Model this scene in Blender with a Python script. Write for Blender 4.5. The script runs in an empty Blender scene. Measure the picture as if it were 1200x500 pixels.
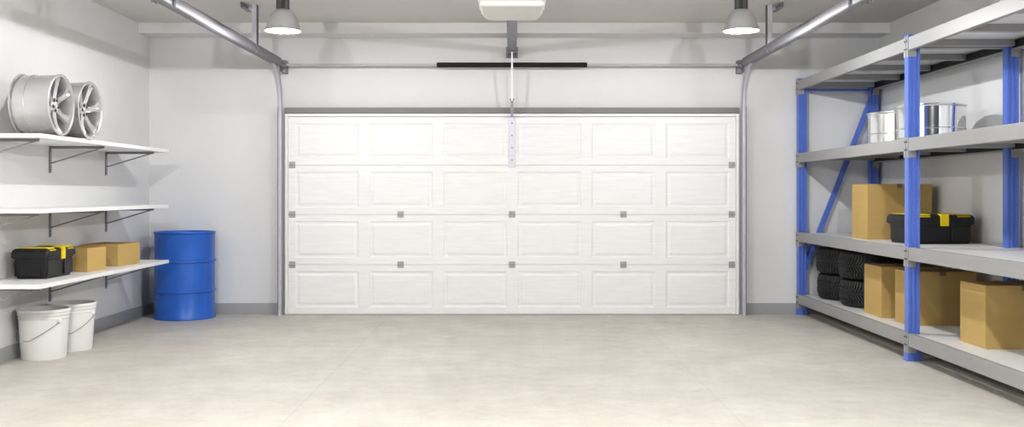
import bpy, bmesh, math, random
from mathutils import Vector, Matrix
random.seed(7)
PI = math.pi
C = bpy.context.scene.collection
scene = bpy.context.scene

# ------------------------------------------------------------------ helpers
def M_(loc=(0, 0, 0), rx=0, ry=0, rz=0):
    return Matrix.Translation(loc) @ Matrix.Rotation(rz, 4, 'Z') @ Matrix.Rotation(ry, 4, 'Y') @ Matrix.Rotation(rx, 4, 'X')

class MB:
    """collects shapes into one mesh"""
    def __init__(s, m=None):
        s.v, s.f, s.m = [], [], m or Matrix.Identity(4)
    def add(s, vs, fs, m=None):
        b = len(s.v)
        mm = s.m @ m if m is not None else s.m
        s.v += [tuple(mm @ Vector(p)) for p in vs]
        s.f += [tuple(i + b for i in f) for f in fs]
        return s
    def box(s, x0, x1, y0, y1, z0, z1, m=None):
        vs = [(x, y, z) for z in (z0, z1) for y in (y0, y1) for x in (x0, x1)]
        return s.add(vs, [(0, 2, 3, 1), (4, 5, 7, 6), (0, 1, 5, 4), (2, 6, 7, 3), (0, 4, 6, 2), (1, 3, 7, 5)], m)
    def prism(s, poly, z0, z1, m=None):
        n = len(poly)
        vs = [(x, y, z0) for x, y in poly] + [(x, y, z1) for x, y in poly]
        fs = [tuple(range(n - 1, -1, -1)), tuple(range(n, 2 * n))]
        fs += [(i, (i + 1) % n, n + (i + 1) % n, n + i) for i in range(n)]
        return s.add(vs, fs, m)
    def loft(s, rings, m=None, close=True, caps=True):
        n = len(rings[0]); vs = [p for r in rings for p in r]; fs = []
        for k in range(len(rings) - 1):
            for i in range(n if close else n - 1):
                j = (i + 1) % n
                fs.append((k * n + i, k * n + j, (k + 1) * n + j, (k + 1) * n + i))
        if caps:
            fs.append(tuple(range(n - 1, -1, -1)))
            fs.append(tuple((len(rings) - 1) * n + i for i in range(n)))
        return s.add(vs, fs, m)
    def lathe(s, prof, seg=64, m=None, closed=False):
        n = len(prof); vs = []; fs = []
        for k in range(seg):
            a = 2 * PI * k / seg; c, t = math.cos(a), math.sin(a)
            vs += [(r * c, r * t, z) for r, z in prof]
        for k in range(seg):
            k2 = (k + 1) % seg
            for i in range(n if closed else n - 1):
                j = (i + 1) % n
                fs.append((k * n + i, k2 * n + i, k2 * n + j, k * n + j))
        return s.add(vs, fs, m)
    def tube(s, pts, r, seg=10, m=None):
        pts = [Vector(p) for p in pts]; rings = []
        up = Vector((0, 0, 1))
        for i, p in enumerate(pts):
            d = (pts[min(i + 1, len(pts) - 1)] - pts[max(i - 1, 0)]).normalized()
            a = d.cross(up)
            if a.length < 1e-3: a = d.cross(Vector((1, 0, 0)))
            a.normalize(); b = d.cross(a)
            rings.append([tuple(p + a * (r * math.cos(2 * PI * k / seg)) + b * (r * math.sin(2 * PI * k / seg))) for k in range(seg)])
        return s.loft(rings, m)
    def bar(s, p0, p1, w, h, side=(1, 0, 0)):
        p0, p1 = Vector(p0), Vector(p1); d = (p1 - p0).normalized()
        a = Vector(side); a = (a - d * a.dot(d)).normalized(); b = d.cross(a)
        rings = [[tuple(p + a * (w / 2 * i) + b * (h / 2 * j)) for i, j in ((-1, -1), (1, -1), (1, 1), (-1, 1))] for p in (p0, p1)]
        return s.loft(rings)
    def build(s, name, mat, parent=None, bevel=0, seg=2, smooth=0, merge=True):
        me = bpy.data.meshes.new(name)
        me.from_pydata(s.v, [], s.f); me.update()
        bm = bmesh.new(); bm.from_mesh(me)
        if merge: bmesh.ops.remove_doubles(bm, verts=bm.verts, dist=1e-5)
        bmesh.ops.recalc_face_normals(bm, faces=bm.faces)
        if smooth:
            for f in bm.faces: f.smooth = True
            for e in bm.edges:
                if len(e.link_faces) == 2 and e.calc_face_angle(0) > math.radians(smooth): e.smooth = False
        bm.to_mesh(me); bm.free()
        o = bpy.data.objects.new(name, me); C.objects.link(o)
        me.materials.append(mat)
        if parent: o.parent = parent
        if bevel:
            md = o.modifiers.new('bevel', 'BEVEL'); md.width = bevel; md.segments = seg
            md.limit_method = 'ANGLE'; md.angle_limit = math.radians(35); md.harden_normals = False
        return o

def tag(o, label=None, cat=None, group=None, kind=None):
    if label: o['label'] = label
    if cat: o['category'] = cat
    if group: o['group'] = group
    if kind: o['kind'] = kind
    return o
def thing(name, loc, rz, label, cat, group=None, kind=None):
    o = bpy.data.objects.new(name, None); C.objects.link(o)
    o.location = loc; o.rotation_euler = (0, 0, rz); o.empty_display_size = .1
    return tag(o, label, cat, group, kind)
def copy_tree(o, parent=None):
    c = o.copy(); C.objects.link(c)
    if parent: c.parent = parent
    for ch in [x for x in scene.objects if x.parent == o]: copy_tree(ch, c)
    return c
def dup(o, loc, rz, label):
    c = copy_tree(o); c.location = loc; c.rotation_euler = (0, 0, rz); c['label'] = label
    return c

# ---------------------------------------------------------------- materials
def mat(name, col, rough=.5, metal=0, noise=None, bump=None, spec=.5, emit=0, coat=0):
    m = bpy.data.materials.new(name); m.use_nodes = True
    nt = m.node_tree; b = nt.nodes['Principled BSDF']
    b.inputs['Base Color'].default_value = (*col, 1); b.inputs['Roughness'].default_value = rough
    b.inputs['Metallic'].default_value = metal; b.inputs['Specular IOR Level'].default_value = spec
    b.inputs['Coat Weight'].default_value = coat
    if emit:
        b.inputs['Emission Color'].default_value = (1, .98, .95, 1); b.inputs['Emission Strength'].default_value = emit
    tc = nt.nodes.new('ShaderNodeTexCoord')
    def tex(scale, stretch, detail=6, rough_=.6):
        mp = nt.nodes.new('ShaderNodeMapping'); mp.inputs['Scale'].default_value = stretch
        nt.links.new(tc.outputs['Object'], mp.inputs['Vector'])
        n = nt.nodes.new('ShaderNodeTexNoise'); n.inputs['Scale'].default_value = scale
        n.inputs['Detail'].default_value = detail; n.inputs['Roughness'].default_value = rough_
        nt.links.new(mp.outputs['Vector'], n.inputs['Vector']); return n
    if noise:
        scale, stretch, amt = noise[:3]
        n = tex(scale, stretch)
        r = nt.nodes.new('ShaderNodeValToRGB')
        lo, hi = noise[3] if len(noise) > 3 else (.35, .65)
        r.color_ramp.elements[0].position = lo; r.color_ramp.elements[1].position = hi
        r.color_ramp.elements[0].color = (*[c * (1 - amt) for c in col], 1)
        r.color_ramp.elements[1].color = (*[min(1, c * (1 + amt * .4)) for c in col], 1)
        nt.links.new(n.outputs['Fac'], r.inputs['Fac']); nt.links.new(r.outputs['Color'], b.inputs['Base Color'])
    if bump:
        scale, stretch, st = bump
        n = tex(scale, stretch)
        bp = nt.nodes.new('ShaderNodeBump'); bp.inputs['Strength'].default_value = st; bp.inputs['Distance'].default_value = .01
        nt.links.new(n.outputs['Fac'], bp.inputs['Height']); nt.links.new(bp.outputs['Normal'], b.inputs['Normal'])
    return m

W1 = (1, 1, 1)
m_wall = mat('painted_wall', (.79, .79, .79), .75, noise=(1.2, W1, .025), bump=(60, W1, .03))
m_ceil = mat('painted_ceiling', (.70, .685, .665), .8, noise=(1.0, W1, .025))
m_base = mat('grey_baseboard', (.42, .43, .44), .5, noise=(3, W1, .03))
m_door = mat('white_door_woodgrain', (.87, .87, .87), .42, noise=(3.0, (1.2, 1, 16), .028, (.42, .60)), bump=(5, (1.2, 1, 24), .10))
m_doorframe = mat('white_door_frame', (.87, .87, .87), .4, noise=(3, W1, .01))
m_steel = mat('galvanised_steel', (.30, .30, .325), .45, .4, noise=(14, W1, .12))
m_track_lit = mat('lit_track_steel', (.56, .56, .60), .5, .1, noise=(8, W1, .05))  # lit copy of the track steel, brightness put into the colour
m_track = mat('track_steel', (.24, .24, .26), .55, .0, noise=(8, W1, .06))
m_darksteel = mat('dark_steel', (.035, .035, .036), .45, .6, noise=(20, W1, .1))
m_seal = mat('grey_seal', (.27, .27, .265), .6, noise=(4, W1, .04))
m_hinge = mat('grey_hinge', (.42, .42, .43), .45, .3, noise=(30, W1, .05))
m_plate = mat('pale_plate', (.70, .70, .75), .4, .2, noise=(10, W1, .03))
m_black = mat('black_spring', (.012, .012, .012), .4, .3, noise=(30, W1, .1))
m_opener = mat('cream_plastic', (.66, .65, .62), .4, noise=(3, W1, .01))
m_shade = mat('grey_lamp_shade', (.46, .46, .46), .4, .1, noise=(6, W1, .02))
m_stem = mat('dark_lamp_stem', (.10, .10, .10), .4, .5, noise=(10, W1, .05))
m_glow = mat('glowing_lamp', (1, 1, 1), .5, emit=14)
m_shelf = mat('white_shelf_board', (.85, .85, .85), .4, noise=(2, W1, .012))
m_brk = mat('shelf_bracket_steel', (.30, .305, .33), .5, .1, noise=(12, W1, .06))
m_blue = mat('blue_drum_paint', (.028, .15, .58), .33, .0, noise=(5, W1, .10), bump=(9, W1, .05), coat=.25)
m_bluerack = mat('blue_rack_paint', (.125, .215, .64), .36, .0, noise=(6, W1, .05), coat=.15)
m_beam = mat('grey_rack_beam', (.37, .37, .37), .45, .1, noise=(5, W1, .02))
m_deck = mat('white_rack_deck', (.80, .80, .80), .4, .0, noise=(3, W1, .02))
m_bucket = mat('white_bucket_plastic', (.83, .83, .82), .38, noise=(4, W1, .012))
m_wire = mat('bail_wire', (.33, .33, .34), .35, .8, noise=(10, W1, .05))
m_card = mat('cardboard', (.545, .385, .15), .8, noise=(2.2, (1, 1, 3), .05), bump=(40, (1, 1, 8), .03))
m_flap = mat('cardboard_flap_shaded', (.36, .21, .075), .85, noise=(3, W1, .06))  # darker cardboard: shadow of the shelf above put into the colour
m_tape = mat('box_tape', (.22, .17, .10), .35, noise=(8, W1, .05))
m_tool = mat('black_toolbox_plastic', (.013, .013, .014), .42, noise=(10, W1, .1), bump=(150, W1, .04))
m_yel = mat('yellow_plastic', (.78, .60, .008), .4, noise=(6, W1, .03))
m_rim = mat('silver_wheel', (.68, .68, .68), .27, .7, noise=(10, W1, .02))
m_chrome = mat('polished_wheel', (.86, .86, .87), .10, 1.0, noise=(4, W1, .01))
m_hole = mat('dark_recess', (.03, .03, .03), .6, noise=(9, W1, .05))
m_tread = mat('tyre_tread_lit', (.034, .034, .035), .48, noise=(20, W1, .15))  # lighter than the carcass: block highlights and groove shade put into the colours
m_rub = mat('tyre_rubber', (.012, .012, .0125), .55, noise=(20, W1, .15))

# concrete floor: soft cloudy mottling, fine specks and sawn joints
m_floor = bpy.data.materials.new('concrete_floor'); m_floor.use_nodes = True
nt = m_floor.node_tree; b = nt.nodes['Principled BSDF']
tc = nt.nodes.new('ShaderNodeTexCoord')
def nz(scale, detail, stretch=(1, 1, 1), rough=.6):
    mp = nt.nodes.new('ShaderNodeMapping'); mp.inputs['Scale'].default_value = stretch
    nt.links.new(tc.outputs['Object'], mp.inputs['Vector'])
    n = nt.nodes.new('ShaderNodeTexNoise'); n.inputs['Scale'].default_value = scale
    n.inputs['Detail'].default_value = detail; n.inputs['Roughness'].default_value = rough
    nt.links.new(mp.outputs['Vector'], n.inputs['Vector']); return n
def ramp(n, p0, c0, p1, c1):
    r = nt.nodes.new('ShaderNodeValToRGB')
    r.color_ramp.elements[0].position = p0; r.color_ramp.elements[0].color = (*c0, 1)
    r.color_ramp.elements[1].position = p1; r.color_ramp.elements[1].color = (*c1, 1)
    nt.links.new(n.outputs['Fac'], r.inputs['Fac']); return r
def mult(a, c, f=1):
    m = nt.nodes.new('ShaderNodeMix'); m.data_type = 'RGBA'; m.blend_type = 'MULTIPLY'
    m.inputs['Factor'].default_value = f
    nt.links.new(a, m.inputs['A']); nt.links.new(c, m.inputs['B']); return m.outputs['Result']
r1 = ramp(nz(1.7, 9, rough=.68), .32, (.545, .515, .465), .66, (.65, .62, .57))
r2 = ramp(nz(7, 8, rough=.75), .36, (.91, .907, .903), .58, (1, 1, 1))
r3 = ramp(nz(45, 4), .30, (.90, .89, .88), .42, (1, 1, 1))
col = mult(mult(r1.outputs['Color'], r2.outputs['Color']), r3.outputs['Color'])
# sawn joints along Y (x = -1.33 and +1.33) and one across
sx = nt.nodes.new('ShaderNodeSeparateXYZ'); nt.links.new(tc.outputs['Object'], sx.inputs['Vector'])
def joint(axis, pos):
    a = nt.nodes.new('ShaderNodeMath'); a.operation = 'SUBTRACT'; a.inputs[1].default_value = pos
    nt.links.new(sx.outputs[axis], a.inputs[0])
    c = nt.nodes.new('ShaderNodeMath'); c.operation = 'ABSOLUTE'; nt.links.new(a.outputs[0], c.inputs[0])
    d = nt.nodes.new('ShaderNodeMath'); d.operation = 'GREATER_THAN'; d.inputs[1].default_value = .003
    nt.links.new(c.outputs[0], d.inputs[0]); return d.outputs[0]
col = mult(col, joint('X', -1.29), .13)
col = mult(col, joint('X', 1.29), .10)
nt.links.new(col, b.inputs['Base Color'])
b.inputs['Roughness'].default_value = .55; b.inputs['Specular IOR Level'].default_value = .35

# ------------------------------------------------------------------ camera
F, EYE = 1160.0, 1.29
cd = bpy.data.cameras.new('camera'); cam = bpy.data.objects.new('camera', cd); C.objects.link(cam)
cam.location = (0, 0, EYE); cam.rotation_euler = (PI / 2, 0, 0)
cd.sensor_width = 36; cd.lens = F / 1200 * 36; cd.shift_y = -24 / 1200
cd.clip_start = .05
scene.camera = cam

# -------------------------------------------------------------- room shell
XL, XR, YB, ZC, Y0 = -3.885, 3.93, 10.61, 3.06, -1.5
def struct(name, mb, m, label, cat, **k):
    return tag(mb.build(name, m, **k), label, cat, kind='structure')
struct('floor', MB().box(XL - .2, XR + .2, Y0, YB + .2, -.1, 0), m_floor, 'pale mottled concrete garage floor', 'floor')
struct('ceiling', MB().box(XL - .2, XR + .2, Y0, YB + .2, ZC, ZC + .1), m_ceil, 'plain pale grey garage ceiling', 'ceiling')
struct('wall_back', MB().box(XL - .2, XR + .2, YB, YB + .2, 0, ZC), m_wall, 'pale wall around the white sectional garage door', 'wall')
struct('wall_left', MB().box(XL - .2, XL, Y0, YB, 0, ZC), m_wall, 'pale left wall carrying three white shelves', 'wall')
struct('wall_right', MB().box(XR, XR + .2, Y0, YB, 0, ZC), m_wall, 'pale right wall behind the blue storage rack', 'wall')
struct('trim_1', MB().box(XL, XR, 10.28, YB, 2.95, ZC), m_wall, 'long boxed beam under the ceiling above the garage door', 'beam', bevel=.004)
bz = .112
struct('baseboard_left', MB().box(XL, XL + .014, Y0, YB, 0, bz), m_base, 'grey baseboard along the left wall', 'baseboard', bevel=.003)
struct('baseboard_back', MB().box(XL, -2.49, YB - .014, YB, 0, bz).box(2.49, XR, YB - .014, YB, 0, bz), m_base, 'grey baseboard on both sides of the garage door', 'baseboard', bevel=.003)
struct('baseboard_right', MB().box(XR - .014, XR, Y0, YB, 0, bz), m_base, 'grey baseboard along the right wall under the storage rack', 'baseboard', bevel=.003)
struct('trim_2', MB().box(-2.42, 2.42, 10.53, YB, 2.137, 2.198), m_seal, 'dark grey header strip just above the garage door', 'trim', bevel=.003)

# -------------------------------------------------------------- garage door
door = thing('door_1', (0, 10.52, 0), 0, 'wide white sectional garage door of four raised panel rows', 'garage door', kind='structure')
DW = 2.41; fw = .034
def door_section(z0, z1):
    mb = MB()
    x0, x1 = -DW + fw, DW - fw
    pl = [(345.8 + 86.9 * i - 600) / 110.3 for i in range(6)]
    pw = 74.6 / 110.3
    hz = z1 - z0
    p0, p1 = z0 + hz * .135, z1 - hz * .13
    xs = [x0] + sum([[p, p + pw] for p in pl], []) + [x1]
    zs = [z0, p0, p1, z1]
    for i in range(len(xs) - 1):
        for j in range(3):
            a, c, d, e = xs[i], xs[i + 1], zs[j], zs[j + 1]
            if j == 1 and i % 2 == 1:
                prev = None
                for ins, dep in ((0, 0), (.012, .007), (.028, .008), (.050, .002)):
                    ring = [(a + ins, dep, d + ins), (c - ins, dep, d + ins), (c - ins, dep, e - ins), (a + ins, dep, e - ins)]
                    if prev:
                        mb.add(prev + ring, [(k, (k + 1) % 4, 4 + (k + 1) % 4, 4 + k) for k in range(4)])
                    prev = ring
                mb.add(prev, [(0, 1, 2, 3)])
            else:
                mb.add([(a, 0, d), (c, 0, d), (c, 0, e), (a, 0, e)], [(0, 1, 2, 3)])
    t = .05
    mb.add([(x0, t, z0), (x1, t, z0), (x1, t, z1), (x0, t, z1)], [(0, 3, 2, 1)])
    for (a, c) in (((x0, z0), (x1, z0)), ((x1, z0), (x1, z1)), ((x1, z1), (x0, z1)), ((x0, z1), (x0, z0))):
        mb.add([(a[0], 0, a[1]), (a[0], t, a[1]), (c[0], t, c[1]), (c[0], 0, c[1])], [(0, 1, 2, 3)])
    return mb
zt = [.004, .529, 1.062, 1.587, 2.098]
for k in range(4):
    door_section(zt[k] + .0013, zt[k + 1] - .0013).build('door_section', m_door, door)
MB().box(-DW, -DW + fw - .003, -.012, .05, .004, 2.132).build('door_stile', m_doorframe, door, bevel=.003)
MB().box(DW - fw + .003, DW, -.012, .05, .004, 2.132).build('door_stile', m_doorframe, door, bevel=.003)
MB().box(-DW + fw - .003, DW - fw + .003, -.012, .05, 2.101, 2.132).build('door_top_rail', m_doorframe, door, bevel=.003)
for k in (1, 2, 3):
    for q, px in enumerate((342.4, 469.5, 600, 730.5, 857.6)):
        if k == 3 and q == 2: continue
        x = (px - 600) / 110.3
        mm = m_hinge if (k < 3 or q in (0, 4)) else m_doorframe
        mb = MB().box(x - .033, x + .033, -.006, 0, zt[k] - .034, zt[k] + .034)
        mb.tube([(x - .034, -.007, zt[k]), (x + .034, -.007, zt[k])], .007, 8)
        h = mb.build('hinge', mm, door, bevel=.002)
        if mm is m_hinge: h['label'] = 'square grey hinge plate on the seam'
pl = MB().box(-.034, .034, -.012, 0, 1.562, 2.094).build('arm_plate', m_plate, door, bevel=.003)
pl['label'] = 'pale grey bolted plate under the opener arm'
for z in (1.64, 1.77, 1.90, 2.03):
    MB().lathe([(0, .006), (.008, .006), (.009, 0)], 12, M_((0, -.012, z), rx=PI / 2)).build('bolt', m_steel, pl, smooth=40)

# ------------------------------------------------------- door tracks (2)
def c_profile(sgn):
    pts = [(.036, .066), (.018, .072), (.004, .066), (0, .052), (0, .020), (.004, .006), (.018, 0), (.036, .006)]
    inner = [(.036, .061), (.019, .067), (.008, .062), (.004, .050), (.004, .022), (.008, .010), (.019, .005), (.036, .011)]
    return [(sgn * (x - .02), n - .036) for x, n in pts + inner[::-1]]
def sweep(path, prof):
    rings = []
    for (y, z, ny, nz_) in path:
        rings.append([(x, y + ny * n, z + nz_ * n) for x, n in prof])
    return rings
def make_track(sgn, label):
    # sgn=-1: left track, opening towards +X
    t = thing('door_track', (sgn * 2.447, 10.45, 0), 0, label, 'door track', 'pair of steel garage door tracks')
    prof = c_profile(-sgn)
    zr, R = 2.652, .40
    cy, cz = -R + 0, zr - R
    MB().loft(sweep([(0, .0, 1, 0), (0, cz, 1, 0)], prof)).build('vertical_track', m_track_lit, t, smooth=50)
    arc = []
    for k in range(13):
        a = PI / 2 * k / 12
        arc.append((cy + R * math.cos(a), cz + R * math.sin(a), math.cos(a), math.sin(a)))
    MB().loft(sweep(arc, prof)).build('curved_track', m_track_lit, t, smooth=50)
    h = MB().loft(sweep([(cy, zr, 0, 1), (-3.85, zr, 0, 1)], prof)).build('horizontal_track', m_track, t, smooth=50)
    # angle iron that stiffens the horizontal track
    web = [(-.036, .018), (-.034, .030), (-.028, .042), (-.024, .046), (-.024, .050), (-.029, .048), (-.035, .040), (-.040, .026), (-.041, .0), (-.040, -.026), (-.036, -.036), (-.026, -.040), (.024, -.040), (.024, -.036), (-.026, -.036), (-.034, -.030), (-.036, -.018)]
    MB().loft([[(sgn * x, y, zr + .002 + z) for x, z in web] for y in (-3.85, -.092)]).build('angle_iron', m_track, h, smooth=50)
    # jamb angle beside the vertical track
    MB().box(*sorted((sgn * .020, sgn * .046)), .10, .158, 0, 2.20).box(*sorted((sgn * .018, sgn * .022)), -.03, .158, 0, 2.20).build('jamb_angle', m_steel, t, bevel=.001)
    # hangers
    def hanger(y, extra):
        mb = MB()
        q = -.046
        mb.box(*sorted((sgn * q, sgn * (q + .004))), y - .012, y + .036, zr - .036, ZC)
        mb.box(*sorted((sgn * q, sgn * (q + .05))), y - .012, y - .008, zr - .036, ZC)
        hg = mb.build('hanger', m_track_lit, t)
        rb = MB().box(*sorted((sgn * (q - .001), sgn * q)), y - .006, y + .036, zr - .036, ZC)
        for k in range(3):
            rb.box(*sorted((sgn * (q - .004), sgn * q)), y - .006 + .016 * k, y + .002 + .016 * k, zr - .036, ZC)
        rb.build('slotted_face', m_track, hg)['label'] = 'darker ribbed face of the hanger'
        MB().box(*sorted((sgn * .03, sgn * .07)), y - .16, y + .10, ZC - .05, ZC - .045).box(*sorted((sgn * .066, sgn * .07)), y - .16, y + .10, ZC - .05, ZC).build('hanger_foot', m_steel, hg, bevel=.001)
        MB().lathe([(0, .01), (.010, .01), (.011, 0)], 10, M_((sgn * -.050, y + .012, zr + .0), ry=-sgn * PI / 2)).build('bolt', m_steel, hg)
        if extra:
            MB().box(*sorted((sgn * .04, sgn * .10)), y - .06, y - .055, zr - .02, ZC).box(*sorted((sgn * .075, sgn * .079)), y - .055, y + .0, zr - .02, ZC).build('second_angle', m_track, hg)
    hanger(-1.12, False); hanger(-3.42, True)
    return t
make_track(-1, 'curved steel garage door track beside the left shelves wall')
make_track(1, 'curved steel garage door track beside the blue storage rack')

# ------------------------------------------------------------ torsion bar
tb = thing('torsion_bar', (0, 10.42, 2.637), 0, 'long thin steel torsion bar with black spring above the garage door', 'torsion spring')
MB().tube([(-2.43, 0, 0), (2.43, 0, 0)], .013, 14).build('shaft', m_track_lit, tb, smooth=50)
prof = []
n = 90
for k in range(n + 1):
    x = -.79 + 1.58 * k / n
    prof += [(.024, x), (.028, x + .4 * 1.58 / n)] if k < n else [(.024, x)]
prof = [(0, -.79)] + prof + [(0, .79)]
MB().lathe(prof, 20, M_(ry=PI / 2)).build('spring', m_black, tb, smooth=70)['label'] = 'black coil spring on the middle of the bar'
for s in (-1, 1):
    MB().box(*sorted((s * 2.43, s * 2.437)), -.05, .184, -.075, .06).box(*sorted((s * 2.395, s * 2.437)), .06, .184, -.075, .06).build('end_bracket', m_steel, tb, bevel=.002)
    p = [(0, -.025), (.030, -.025), (.034, -.018), (.030, -.012), (.032, 0), (.030, .012), (.044, .018), (.046, .026), (0, .026)]
    MB().lathe(p, 28, M_((s * 2.395, 0, 0), ry=s * PI / 2)).build('cable_drum', m_track, tb, smooth=40)

# ------------------------------------------------------------ door opener
op = thing('garage_door_opener', (0, 6.33, 2.433), 0, 'cream ceiling mounted garage door opener with long steel rail', 'garage door opener')
hw = .21
poly = [(-hw, -.30), (hw, -.30), (hw, .06), (hw - .012, .14), (.178, .27), (-.178, .27), (-hw + .012, .14), (-hw, .06)]
hs = MB().prism(poly, .03, .33).build('housing', m_opener, op, bevel=.02, seg=4, smooth=40)
poly2 = [(x * .93, y * .93) for x, y in poly]
MB().prism(poly2, 0, .04).build('lower_cover', m_opener, hs, bevel=.015, seg=3, smooth=40)
rl = MB().box(-.047, .047, .05, 4.14, .345, .351).box(-.047, -.043, .05, 4.14, .345, .40).box(.043, .047, .05, 4.14, .345, .40).build('rail', m_steel, op, bevel=.001)
MB().box(-.062, .062, 4.06, 4.18, .335, .343).box(-.05, -.044, 4.06, 4.27, .30, .40).box(.044, .05, 4.06, 4.27, .30, .40).box(-.062, .062, 4.268, 4.276, .30, .42).build('header_bracket', m_steel, rl, bevel=.001)
MB().bar((0, 4.03, .335), (0, 4.10, -.17), .019, .012).build('pull_arm', m_doorframe, op)
MB().box(-.014, .014, 4.095, 4.118, -.335, -.15).lathe([(0, -.022), (.012, -.022), (.012, .022), (0, .022)], 12, M_((0, 4.105, -.16), ry=PI / 2)).build('arm_link', m_steel, op, bevel=.001)
for s in (-1, 1):
    MB().box(s * .15 - .018, s * .15 + .018, -.10, -.096, .32, ZC - 2.433).build('hanging_strap', m_steel, op)

# ------------------------------------------------------------ pendant lamps
lx, ly, lz = 1.887, 8.15, 2.626
def make_lamp():
    t = thing('pendant_lamp', (-lx, ly, lz), 0, 'grey dome pendant lamp over the left half of the garage door', 'lamp', 'lit dome pendant lamps')
    prof = [(r * .145, .172 * (1 - t_)) for t_, r in ((0, .38), (.02, .43), (.06, .50), (.12, .575), (.20, .65), (.30, .72), (.42, .785), (.55, .84), (.70, .895), (.85, .945), (.95, .98), (1, 1))]
    inn = [(r - .004, max(z - .003, .0)) for r, z in prof[::-1]]
    MB().lathe(prof + [(.147, 0), (.147, -.004), (.142, -.004)] + inn[1:] , 56).build('lamp_shade', m_shade, t, smooth=40)
    n = 40
    poly = [((.054 if i % 2 else .048) * math.cos(2 * PI * i / n), (.054 if i % 2 else .048) * math.sin(2 * PI * i / n)) for i in range(n)]
    MB().prism(poly, .165, ZC - lz).build('ribbed_stem', m_stem, t)
    MB().lathe([(0, .004), (.10, .005), (.139, .010), (.139, .016), (0, .02)], 48).build('diffuser', m_glow, t, smooth=40)['label'] = 'glowing white lamp disc'
    return t
lamp = make_lamp()
dup(lamp, (lx, ly, lz), 0, 'grey dome pendant lamp over the right half of the garage door')

# ------------------------------------------------------------- wall shelves
SX1 = XL + .002; SX2 = -3.36; SY0, SY1 = 7.05, 9.70
def make_shelf(top, label):
    t = thing('wall_shelf', (XL, SY0, top - .032), 0, label, 'shelf', 'white wall shelves on the left wall')
    MB().box(.002, SX2 - XL, 0, SY1 - SY0, 0, .032).build('board', m_shelf, t, bevel=.002)
    for y in (7.17, 8.318, 9.467):
        yy = y - SY0
        b = MB().box(.001, .008, yy - .017, yy + .017, -.225, -.001).build('bracket', m_brk, t, bevel=.001)
        MB().box(.008, .46, yy - .015, yy + .015, -.006, -.001).box(.008, .46, yy - .003, yy + .003, -.022, -.004).build('bracket_arm', m_brk, b)
        MB().bar((.006, yy, -.145), (.445, yy, -.014), .016, .010, (0, 1, 0)).build('strut', m_brk, b)
        for z in (-.035, -.175, -.20):
            MB().lathe([(0, .003), (.005, .003), (.006, 0)], 10, M_((.008, yy, z), ry=PI / 2)).build('screw', m_hole, b)
    return t
Z1, Z2, Z3 = 1.716, 1.176, .637
sh = make_shelf(Z1, 'top white wall shelf carrying two silver wheels')
dup(sh, (XL, SY0, Z2 - .032), 0, 'empty middle white wall shelf on the left wall')
dup(sh, (XL, SY0, Z3 - .032), 0, 'lowest white wall shelf carrying toolbox and small cartons')

# -------------------------------------------------------------------- wheels
def make_wheel(name, label, R, Wd, G, loc, rz, m_r, group, ns=6, spin=0.2):
    t = thing(name, loc, rz, label, 'wheel', group)
    prof = [(R, 0), (R, .03 * Wd), (.90 * R, .05 * Wd), (.90 * R, .09 * Wd), (.955 * R, .11 * Wd), (.955 * R, .33 * Wd), (.975 * R, .34 * Wd), (.975 * R, .355 * Wd),
            (.955 * R, .37 * Wd), (.955 * R, .45 * Wd), (.97 * R, .93 * Wd), (.995 * R, .96 * Wd), (R, .975 * Wd), (R, .995 * Wd), (.985 * R, Wd),
            (.93 * R, Wd), (.905 * R, .985 * Wd), (.895 * R, .95 * Wd), (.90 * R, .5 * Wd), (.88 * R, .4 * Wd), (.86 * R, .1 * Wd), (.88 * R, .02 * Wd), (.95 * R, 0)]
    rim = MB(G).lathe(prof, 96, closed=True).build('rim', m_r, t, smooth=35)
    # inner brake-side disc that closes the view through the wheel
    MB(G).lathe([(.885 * R, .34 * Wd), (.5 * R, .30 * Wd), (.12 * R, .30 * Wd), (.12 * R, .33 * Wd), (.5 * R, .33 * Wd), (.885 * R, .37 * Wd)], 64, closed=True).build('inner_plate', m_track, rim, smooth=35)
    hub = MB(G).lathe([(0, .86 * Wd), (.10 * R, .86 * Wd), (.12 * R, .85 * Wd), (.13 * R, .835 * Wd), (.23 * R, .83 * Wd), (.25 * R, .80 * Wd), (.25 * R, .6 * Wd), (0, .6 * Wd)], 40).build('hub', m_r, t, smooth=35)
    for k in range(5):
        a = 2 * PI * k / 5 + spin
        MB(G).lathe([(0, .012), (.012 * R / .23, .006), (.013 * R / .23, 0)], 12, M_((.178 * R * math.cos(a), .178 * R * math.sin(a), .826 * Wd))).build('lug_hole', m_hole, hub)
    for k in range(ns):
        a = 2 * PI * k / ns + spin
        rings = []
        for r, w, off, zt_, th in ((.16, .10, 0, .82, .16), (.34, .085, -.012, .835, .15), (.55, .085, -.02, .86, .14), (.72, .10, .0, .90, .13), (.84, .135, .035, .93, .12), (.925, .19, .05, .955, .11)):
            w *= R * 1.22; rr = r * R; o = off * R; z = zt_ * Wd; d = th * Wd
            sec = [(-w, z - d), (w, z - d), (w * .92, z - .03 * Wd), (w * .55, z), (w * .12, z - .035 * Wd), (-w * .12, z - .035 * Wd), (-w * .55, z), (-w * .92, z - .03 * Wd)]
            rings.append([(rr * math.cos(a) - (s_ + o) * math.sin(a), rr * math.sin(a) + (s_ + o) * math.cos(a), zz) for s_, zz in sec])
        MB(G).loft(rings).build('spoke', m_r, t, smooth=30)
    return t
Rw, Ww = .228, .29
G_up = Matrix.Translation((-Ww, 0, Rw)) @ Matrix.Rotation(PI / 2, 4, 'Y')       # stands upright, face to +X
make_wheel('alloy_wheel', 'silver multi-spoke alloy wheel standing on top wall shelf, nearest the shelf front end', Rw, Ww, G_up, (-3.345, 7.36, Z1), 0.02, m_rim, 'silver wheels standing on the top wall shelf', spin=.0)
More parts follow.
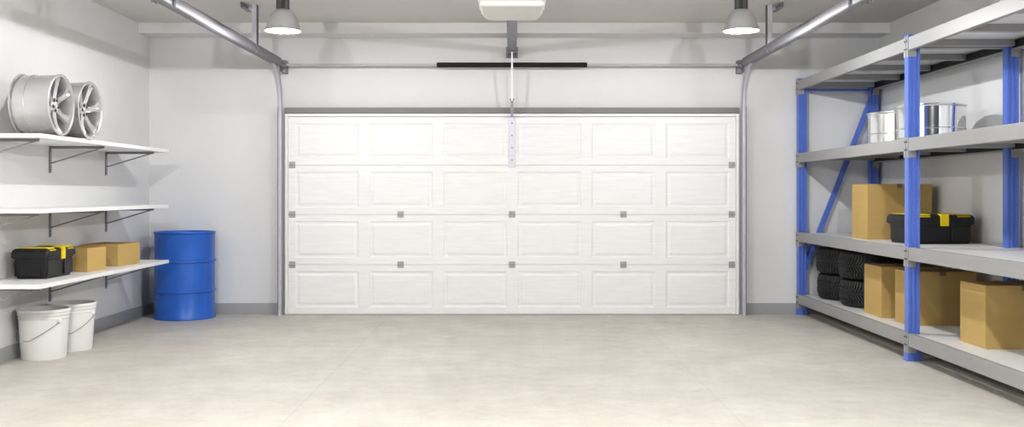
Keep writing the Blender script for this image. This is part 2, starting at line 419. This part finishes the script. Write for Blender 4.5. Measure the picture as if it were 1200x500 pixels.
make_wheel('alloy_wheel', 'silver multi-spoke alloy wheel standing behind the first one on top wall shelf', Rw, Ww, G_up, (-3.338, 7.845, Z1), 0.0, m_rim, 'silver wheels standing on the top wall shelf', spin=-.35)

# ------------------------------------------------------------------ toolbox
def rrect(x0, x1, y0, y1, r, n=5):
    out = []
    for cx, cy, a0 in ((x1 - r, y1 - r, 0), (x0 + r, y1 - r, PI / 2), (x0 + r, y0 + r, PI), (x1 - r, y0 + r, 1.5 * PI)):
        out += [(cx + r * math.cos(a0 + PI / 2 * k / n), cy + r * math.sin(a0 + PI / 2 * k / n)) for k in range(n + 1)]
    return out
def make_toolbox(label, L, Dp, H, loc, rz):
    """long side L along local X, latch side faces -Y"""
    t = thing('toolbox', loc, rz, label, 'toolbox', 'black and yellow toolboxes')
    hl, hd = L / 2, Dp / 2; zb = H * .70
    rings = []
    for z, ins in ((0, .022), (.008, .016), (zb, .006), (zb + .01, .006)):
        rings.append([(x, y, z) for x, y in rrect(-hl + ins, hl - ins, -hd + ins, hd - ins, .022)])
    body = MB().loft(rings)
    bd = body.build('body', m_tool, t, smooth=40)
    # ribs on the sides
    for s in (-1, 1):
        for x in (-.30 * L, .30 * L):
            MB().box(x - .16 * L, x + .16 * L, *sorted((s * (hd - .014), s * (hd - .003))), .02, zb - .025).build('side_panel', m_tool, bd, bevel=.004)
        MB().box(*sorted((s * (hl - .014), s * (hl - .003))), -.28 * Dp, .28 * Dp, .02, zb - .035).build('end_panel', m_tool, bd, bevel=.004)
    rings = []
    for z, ins in ((zb - .012, -.002), (zb, -.012), (zb + .012, -.014), (H - .03, -.012), (H - .012, -.004), (H - .004, .006), (H - .002, .016)):
        rings.append([(x, y, z) for x, y in rrect(-hl + ins, hl - ins, -hd + ins, hd - ins, .024)])
    lid = MB().loft(rings).build('lid', m_tool, t, smooth=40)
    # yellow organiser covers at both ends of the lid, folding over the front edge
    for s in (-1, 1):
        x0, x1 = sorted((s * .21 * L, s * .46 * L))
        mb = MB().box(x0, x1, -hd + .012, hd - .03, H - .004, H + .004)
        mb.add([(x0, -hd + .014, H + .004), (x1, -hd + .014, H + .004), (x1 - .008, -hd - .012, H - .020), (x0 + .008, -hd - .012, H - .020),
                (x0, -hd + .020, H - .004), (x1, -hd + .020, H - .004), (x1 - .008, -hd - .006, H - .024), (x0 + .008, -hd - .006, H - .024)],
               [(0, 1, 2, 3), (7, 6, 5, 4), (0, 3, 7, 4), (1, 5, 6, 2), (3, 2, 6, 7), (0, 4, 5, 1)])
        mb.build('organiser_cover', m_yel, lid, bevel=.002)['label'] = 'yellow lid compartment cover'
    lw = .035 * L / .5
    mb = MB().box(-lw, lw, -hd - .022, -hd - .011, zb - .022, H - .004).box(-lw, lw, -hd - .020, -hd + .035, H - .010, H + .004)
    la = mb.build('latch', m_yel, t, bevel=.003); la['label'] = 'yellow front latch'
    mb = MB()
    for q in (-.55, .55): mb.box(lw * q - .006, lw * q + .006, -hd - .026, -hd - .021, H - .03, H - .010)
    mb.build('latch_hinge', m_yel, la, bevel=.001)
    # folded carry handle in the lid recess
    MB().box(-.17 * L, .17 * L, -.02, .02, H - .002, H + .004).build('carry_handle', m_tool, lid, bevel=.003)
    return t
make_toolbox('black toolbox with yellow latch on the lowest wall shelf', .46, .265, .233, (-3.655, 7.735, Z3), PI / 2)

# ------------------------------------------------------------------- cartons
def make_carton(label, w, d, h, loc, rz, group, tape=True):
    """w along local X, d along local Y, origin at the centre of the base"""
    t = thing('cardboard_box', loc, rz, label, 'box', group)
    x, y = w / 2, d / 2
    mb = MB()
    o = [(-x, -y), (x, -y), (x, y), (-x, y)]
    e = .005
    i = [(-x + e, -y + e), (x - e, -y + e), (x - e, y - e), (-x + e, y - e)]
    vs = [(a, c, 0) for a, c in o] + [(a, c, h) for a, c in o] + [(a, c, h) for a, c in i] + [(a, c, h - .03) for a, c in i]
    fs = [(3, 2, 1, 0)] + [(k, (k + 1) % 4, 4 + (k + 1) % 4, 4 + k) for k in range(4)] + [(4 + k, 4 + (k + 1) % 4, 8 + (k + 1) % 4, 8 + k) for k in range(4)] + [(8 + k, 8 + (k + 1) % 4, 12 + (k + 1) % 4, 12 + k) for k in range(4)] + [(12, 13, 14, 15)]
    mb.add(vs, fs).build('carton_body', m_card, t, bevel=.002)
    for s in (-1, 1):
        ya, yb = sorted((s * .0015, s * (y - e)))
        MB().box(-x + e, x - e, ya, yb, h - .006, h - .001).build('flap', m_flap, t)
    if tape:
        tp = MB().box(-.024, .024, -y - .0012, -y, h - .035, h + .001).box(-.024, .024, y, y + .0012, h - .035, h + .001).box(-.024, .024, -y - .0012, y + .0012, h, h + .0012)
        tp.build('tape', m_tape, t)['label'] = 'strip of dull brown packing tape'
    return t
GL = 'small cartons on the lowest wall shelf'
make_carton('small tan cardboard box directly behind the toolbox on wall shelf', .34, .27, .197, (-3.655, 8.345, Z3), -.17, GL, False)
make_carton('small tan cardboard box nearest the blue drum on wall shelf', .35, .39, .197, (-3.655, 9.02, Z3), -.12, GL, False)

# ------------------------------------------------------------------ blue drum
dr = thing('oil_drum', (-3.395, 10.275, 0), 0, 'blue steel drum standing on the floor in the left corner', 'drum')
R = .300; H = .893
prof = [(0, .012), (R - .012, .012), (R - .012, 0), (R + .004, 0), (R + .009, .005), (R + .009, .014), (R + .003, .022), (R, .028)]
for zc in (.285, .592):
    for k in range(9):
        a = -PI / 2 + PI * k / 8
        prof.append((R + .013 * math.cos(a), zc + .014 * math.sin(a)))
prof += [(R, H - .028), (R + .003, H - .022), (R - .002, H - .016)]
MB().lathe(prof, 96).build('drum_body', m_blue, dr, smooth=40)
MB().lathe([(R - .004, H - .018), (R + .008, H - .016), (R + .011, H - .008), (R + .008, H), (R - .004, H), (R - .010, H - .006), (R - .012, H - .020)], 96, closed=True).build('top_rim', m_blue, dr, smooth=50)
ld = MB().lathe([(0, H - .022), (R - .03, H - .022), (R - .02, H - .018), (R - .005, H - .018)], 96).build('drum_lid', m_blue, dr, smooth=40)
for x, r in ((.18, .035), (-.2, .02)):
    MB().lathe([(0, .014), (r * .8, .014), (r, .010), (r, 0)], 20, M_((x, .05, H - .022))).build('bung', m_blue, ld, smooth=40)

# -------------------------------------------------------------------- buckets
def make_bucket(label, loc, rz):
    t = thing('plastic_bucket', loc, rz, label, 'bucket', 'white plastic buckets under the wall shelves')
    r0, r1, H = .163, .186, .385
    rr = lambda z: r0 + (r1 - r0) * z / H
    prof = [(0, .006), (r0 - .012, .006), (r0 - .01, 0), (r0 - .003, 0), (r0, .008), (rr(.30), .30), (rr(.384), .384), (rr(.384) - .004, .384), (rr(.30) - .005, .30), (r0 - .005, .012), (0, .012)]
    MB().lathe(prof, 72).build('bucket_body', m_bucket, t, smooth=40)
    rp = [(rr(.312), .312), (rr(.312) + .006, .314), (rr(.32) + .006, .320), (rr(.32) + .001, .323), (rr(.345), .340), (rr(.345) + .008, .342), (rr(.35) + .008, .352), (rr(.35) + .003, .356),
          (rr(.36) + .003, .362), (rr(.36) + .010, .364), (rr(.375) + .011, .380), (rr(.38) + .008, .387), (rr(.38) - .002, .388), (rr(.38) - .005, .384)]
    MB().lathe(rp, 72).build('rim_band', m_bucket, t, smooth=30)
    # ears and a hanging wire bail: pivots at +-X, swings down over the front (-Y)
    pts = []
    zp = .298
    for k in range(25):
        a = PI * k / 24
        rad = rr(.25) + .014
        x = rad * math.cos(a); y = -(rad + .004) * math.sin(a)
        q = min(1, min(a, PI - a) / 1.2); z = zp - .145 * (q * (1.12 - .12 * q))
        pts.append((x, y, z))
    bail = MB().tube(pts, .0028, 8).build('bail', m_wire, t, smooth=60)
    MB().tube(pts[11:14], .0036, 10).build('hand_grip', m_bucket, bail, smooth=60)
    for s in (-1, 1):
        e = MB().lathe([(0, .014), (.014, .014), (.02, .008), (.021, -.004)], 18, M_((s * (rr(zp) - .001), 0, zp), ry=s * PI / 2))
        e.build('ear', m_bucket, t, smooth=40)
    return t
bk = make_bucket('white plastic bucket standing nearer the camera under the lowest wall shelf', (-3.672, 7.765, 0), math.radians(-28))
dup(bk, (-3.645, 8.185, 0), math.radians(3), 'white plastic bucket farther back, partly behind the nearer white bucket')

# -------------------------------------------------------------- storage rack
FX0, FX1, RX0, RX1 = 3.04, 3.13, 3.80, 3.89
YF = [10.54, 7.63, 4.72]
TOPS = [2.485, 1.712, .873, .214]
BH = .100
rk = thing('storage_rack', (FX0, 7.63, 0), 0, 'tall blue steel storage rack with grey beams and white decks', 'storage rack')
def L(x): return x - FX0
def Ly(y): return y - 7.63
def post(xc0, xc1, y, flip):
    w = xc1 - xc0
    h = .035
    # ribbed open post section, lips facing along the rack
    pr = [(0, -h), (w * .22, -h), (w * .28, -h + .008), (w * .40, -h + .008), (w * .46, -h), (w * .60, -h), (w * .66, -h + .008), (w * .78, -h + .008), (w * .84, -h), (w, -h),
          (w, h), (w * .7, h), (w * .7, h - .004), (w - .004, h - .004), (w - .004, h - .02), (.004, h - .02), (.004, h - .004), (w * .3, h - .004), (w * .3, h), (0, h)]
    if flip: pr = [(w - a, c) for a, c in pr][::-1]
    pr = [(L(xc0) + a, Ly(y) + c) for a, c in pr]
    o = MB().prism(pr, .012, 2.50).build('post', m_bluerack, rk)
    f = MB().box(L(xc0) - .012, L(xc1) + .012, Ly(y) - .045, Ly(y) + .045, 0, .008)
    f.box(L(xc0) - .004, L(xc1) + .004, Ly(y) - .039, Ly(y) + .039, 0, .085)
    f.build('foot_plate', m_bluerack, o, bevel=.002)
    MB().box(L(xc0) - .003, L(xc1) + .003, Ly(y) - .038, Ly(y) + .038, 2.485, 2.505).build('post_cap', m_bluerack, o, bevel=.002)
    return o
for y in YF:
    for (a, c, fl) in ((FX0, FX1, False), (RX0, RX1, True)):
        o = post(a, c, y, fl)
        for tz in TOPS:
            # grey hook-on connector wrapped around the aisle corner of the post
            mb = MB()
            if not fl:
                mb.box(L(a) - .005, L(a) + .001, Ly(y) - .040, Ly(y) - .006, tz - BH - .05, tz + .005)
                mb.box(L(a) - .005, L(a) + .001, Ly(y) + .006, Ly(y) + .040, tz - BH - .05, tz + .005)
                mb.box(L(a) - .005, L(a) + .062, Ly(y) - .040, Ly(y) - .035, tz - BH - .05, tz - .0)
                mb.box(L(a) - .005, L(a) + .062, Ly(y) + .035, Ly(y) + .040, tz - BH - .05, tz - .0)
            else:
                mb.box(L(c) - .001, L(c) + .005, Ly(y) - .040, Ly(y) + .040, tz - BH - .05, tz + .005)
                mb.box(L(c) - .062, L(c) + .005, Ly(y) - .040, Ly(y) - .035, tz - BH - .05, tz)
                mb.box(L(c) - .062, L(c) + .005, Ly(y) + .035, Ly(y) + .040, tz - BH - .05, tz)
            cn = mb.build('connector', m_beam, o, bevel=.001)
            if not fl:
                bm_ = MB()
                for z in (tz - .03, tz - .09):
                    bm_.lathe([(0, .004), (.006, .004), (.007, 0)], 10, M_((L(a) - .005, Ly(y) - .018, z), ry=-PI / 2))
                    bm_.lathe([(0, .004), (.006, .004), (.007, 0)], 10, M_((L(a) - .005, Ly(y) + .018, z), ry=-PI / 2))
                bm_.build('connector_pins', m_darksteel, o)
# end-frame bracing
y = YF[0]
MB().bar((L(FX1) - .01, Ly(y), 2.385), (L(RX0) + .01, Ly(y), 2.385), .03, .022, (0, 1, 0)).build('cross_bar', m_bluerack, rk)
MB().bar((L(RX0) + .05, Ly(y), 2.36), (L(FX0) + .035, Ly(y), .37), .028, .052, (0, 1, 0)).build('diagonal_brace', m_bluerack, rk)
MB().bar((L(FX1) - .01, Ly(YF[1]), .035), (L(RX0) + .01, Ly(YF[1]), .035), .024, .02, (0, 1, 0)).build('cross_bar', m_beam, rk)  # added grey bar imitating the light lines that fall through the deck gap
for bay in (0, 1):
    ya, yb = YF[bay + 1] + .036, YF[bay] - .036
    for tz in TOPS:
        # front beam: box with a small stepped lip that carries the deck
        MB().box(L(FX0), L(FX0) + .042, Ly(ya), Ly(yb), tz - BH, tz).build('front_beam', m_beam, rk, bevel=.003)
        rb = MB().box(L(RX1) - .042, L(RX1), Ly(ya), Ly(yb), tz - BH, tz).box(L(RX1) - .060, L(RX1) - .042, Ly(ya), Ly(yb), tz - BH, tz - BH + .012).build('rear_beam', m_beam, rk, bevel=.003)
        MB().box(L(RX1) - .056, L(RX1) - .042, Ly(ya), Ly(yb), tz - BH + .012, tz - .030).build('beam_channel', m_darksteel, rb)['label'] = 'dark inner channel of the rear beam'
        d = MB()
        np_ = 4; stepy = (yb - ya) / np_
        MB().box(L(FX0) + .065, L(RX1) - .048, Ly(ya) - .028, Ly(yb) + .028, tz - .024, tz - .006).build('deck', m_deck, rk, bevel=.002)
        for k in range(np_ + 1):
            yk = ya + stepy * k
            yk = min(max(yk, ya + .03), yb - .03)
            MB().box(L(FX0) + .042, L(RX1) - .060, Ly(yk) - .03, Ly(yk) + .03, tz - .074, tz - .024).build('support_bar', m_beam, rk, bevel=.002)
D = [z - .006 for z in TOPS]

# -------------------------------------- polished wheels lying on the rack
def G_flat(Wd): return Matrix.Identity(4)
WG = 'polished wheels lying flat on the rack'
make_wheel('polished_wheel', 'polished chrome wheel lying flat on the rack, larger one beside the middle blue post', .275, .30, Matrix.Identity(4), (3.435, 8.12, D[1]), 0, m_chrome, WG)
make_wheel('polished_wheel', 'polished chrome wheel lying flat on the rack, toward the far end', .275, .30, Matrix.Identity(4), (3.465, 8.86, D[1]), .4, m_chrome, WG)

# --------------------------------------------- cartons and toolbox on the rack
GR = 'large cartons on the blue rack'
make_carton('largest tan cardboard box, standing behind the black toolbox on the blue rack', .60, .36, .505, (3.525, 9.20, D[2]), .05, GR)
make_carton('tan cardboard box beside the stacked tyres on lowest rack shelf', .56, .42, .443, (3.475, 8.77, D[3]), .0, GR)
make_carton('tan cardboard box standing behind the middle blue post on lowest rack shelf', .55, .30, .440, (3.515, 8.225, D[3]), .0, GR)
make_carton('nearest tan cardboard box on lowest rack shelf, cut by the photo edge', .55, .39, .440, (3.557, 7.055, D[3]), .0, GR)
make_toolbox('black toolbox with yellow latch on the blue rack before a big carton', .53, .42, .245, (3.543, 8.395, D[2]), math.radians(7))

# ----------------------------------------------------------------- tyre stacks
def make_tyre(label, loc, rz):
    t = thing('car_tyre', loc, rz, label, 'tyre', 'black tyres stacked on the lowest rack shelf')
    R, W = .312, .262
    h = W / 2
    prof = []
    # outer carcass from bead to bead
    half = [(.215, .085), (.222, .105), (.245, .122), (.270, .128), (.290, .120), (.298, .104), (.298, .085)]
    prof = [(r, h + z) for r, z in half] + [(.298, h)] + [(r, h - z) for r, z in half[::-1]] + [(.208, h - .07), (.205, h), (.208, h + .07)]
    prof = [(r, min(max(z, 0.0), W)) for r, z in prof]
    MB().lathe(prof, 96, closed=True).build('carcass', m_rub, t, smooth=50)
    def block(mb, a0, a1, z0, z1, sk, ra, rb_):
        # tread block between angles a0..a1 and heights z0..z1, skewed by sk
        q = []
        for rad in (ra - .012, rb_):
            for a, z, r_off in ((a0, z0, 0), (a1, z0, 0), (a1 + sk, z1, 0), (a0 + sk, z1, 0)):
                zz = abs(z - h); rd = rad - max(0, zz - .075) * .35
                q.append((rd * math.cos(a), rd * math.sin(a), z))
        mb.add(q, [(3, 2, 1, 0), (4, 5, 6, 7), (0, 1, 5, 4), (1, 2, 6, 5), (2, 3, 7, 6), (3, 0, 4, 7)])
    tr = MB()
    n = 66
    st = 2 * PI / n
    for k in range(n):
        a = k * st
        block(tr, a, a + st * .66, h + .062, h + .114, 0, .306, .313)
        block(tr, a + st * .5, a + st * 1.16, h - .114, h - .062, 0, .306, .313)
        block(tr, a, a + st * .64, h + .012, h + .055, st * 1.0, .306, .3145)
        block(tr, a + st * 1.0, a + st * 1.64, h - .055, h - .012, -st * 1.0, .306, .3145)
    tr.lathe([(.297, h - .007), (.313, h - .006), (.313, h + .006), (.297, h + .007)], 96)
    tr.build('tread', m_tread, t, merge=False)
    return t
ty = make_tyre('black car tyre, bottom of the far tyre stack by the blue end frame', (3.462, 10.165, D[3]), 0)
dup(ty, (3.445, 10.15, D[3] + .2625), .3, 'black car tyre, top of the far tyre stack by the blue end frame')
dup(ty, (3.475, 9.505, D[3]), .6, 'black car tyre, bottom of the near tyre stack beside cardboard box')
dup(ty, (3.462, 9.495, D[3] + .2625), .1, 'black car tyre, top of the near tyre stack beside cardboard box')

# -------------------------------------------------------------------- lights
def point(name, loc, e, r, col=(.985, .99, 1)):
    l = bpy.data.lights.new(name, 'POINT'); l.energy = e; l.shadow_soft_size = r; l.color = col
    o = bpy.data.objects.new(name, l); C.objects.link(o); o.location = loc; return o
for s in (-1, 1):
    point('lamp_light', (s * lx, ly, lz - .006), 70, .022)
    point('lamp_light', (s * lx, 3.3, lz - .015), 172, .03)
a = bpy.data.lights.new('added_fill_light', 'AREA'); a.shape = 'RECTANGLE'; a.size = 5; a.size_y = 2.5; a.energy = 6; a.color = (1, 1, 1)  # added soft fill out of view, no fixture hangs there
ao = bpy.data.objects.new('added_fill_light', a); C.objects.link(ao); ao.location = (0, 2.0, 3.0); ao.rotation_euler = (math.radians(25), 0, 0)
w = bpy.data.worlds.new('world'); scene.world = w; w.use_nodes = True
bg = w.node_tree.nodes['Background']; bg.inputs['Color'].default_value = (1, .99, .98, 1); bg.inputs['Strength'].default_value = .06

scene.view_settings.view_transform = 'Standard'
scene.view_settings.look = 'None'
scene.view_settings.exposure = .45
scene.view_settings.gamma = .86
scene.cycles.use_denoising = True
scene.cycles.max_bounces = 8
scene.cycles.diffuse_bounces = 4
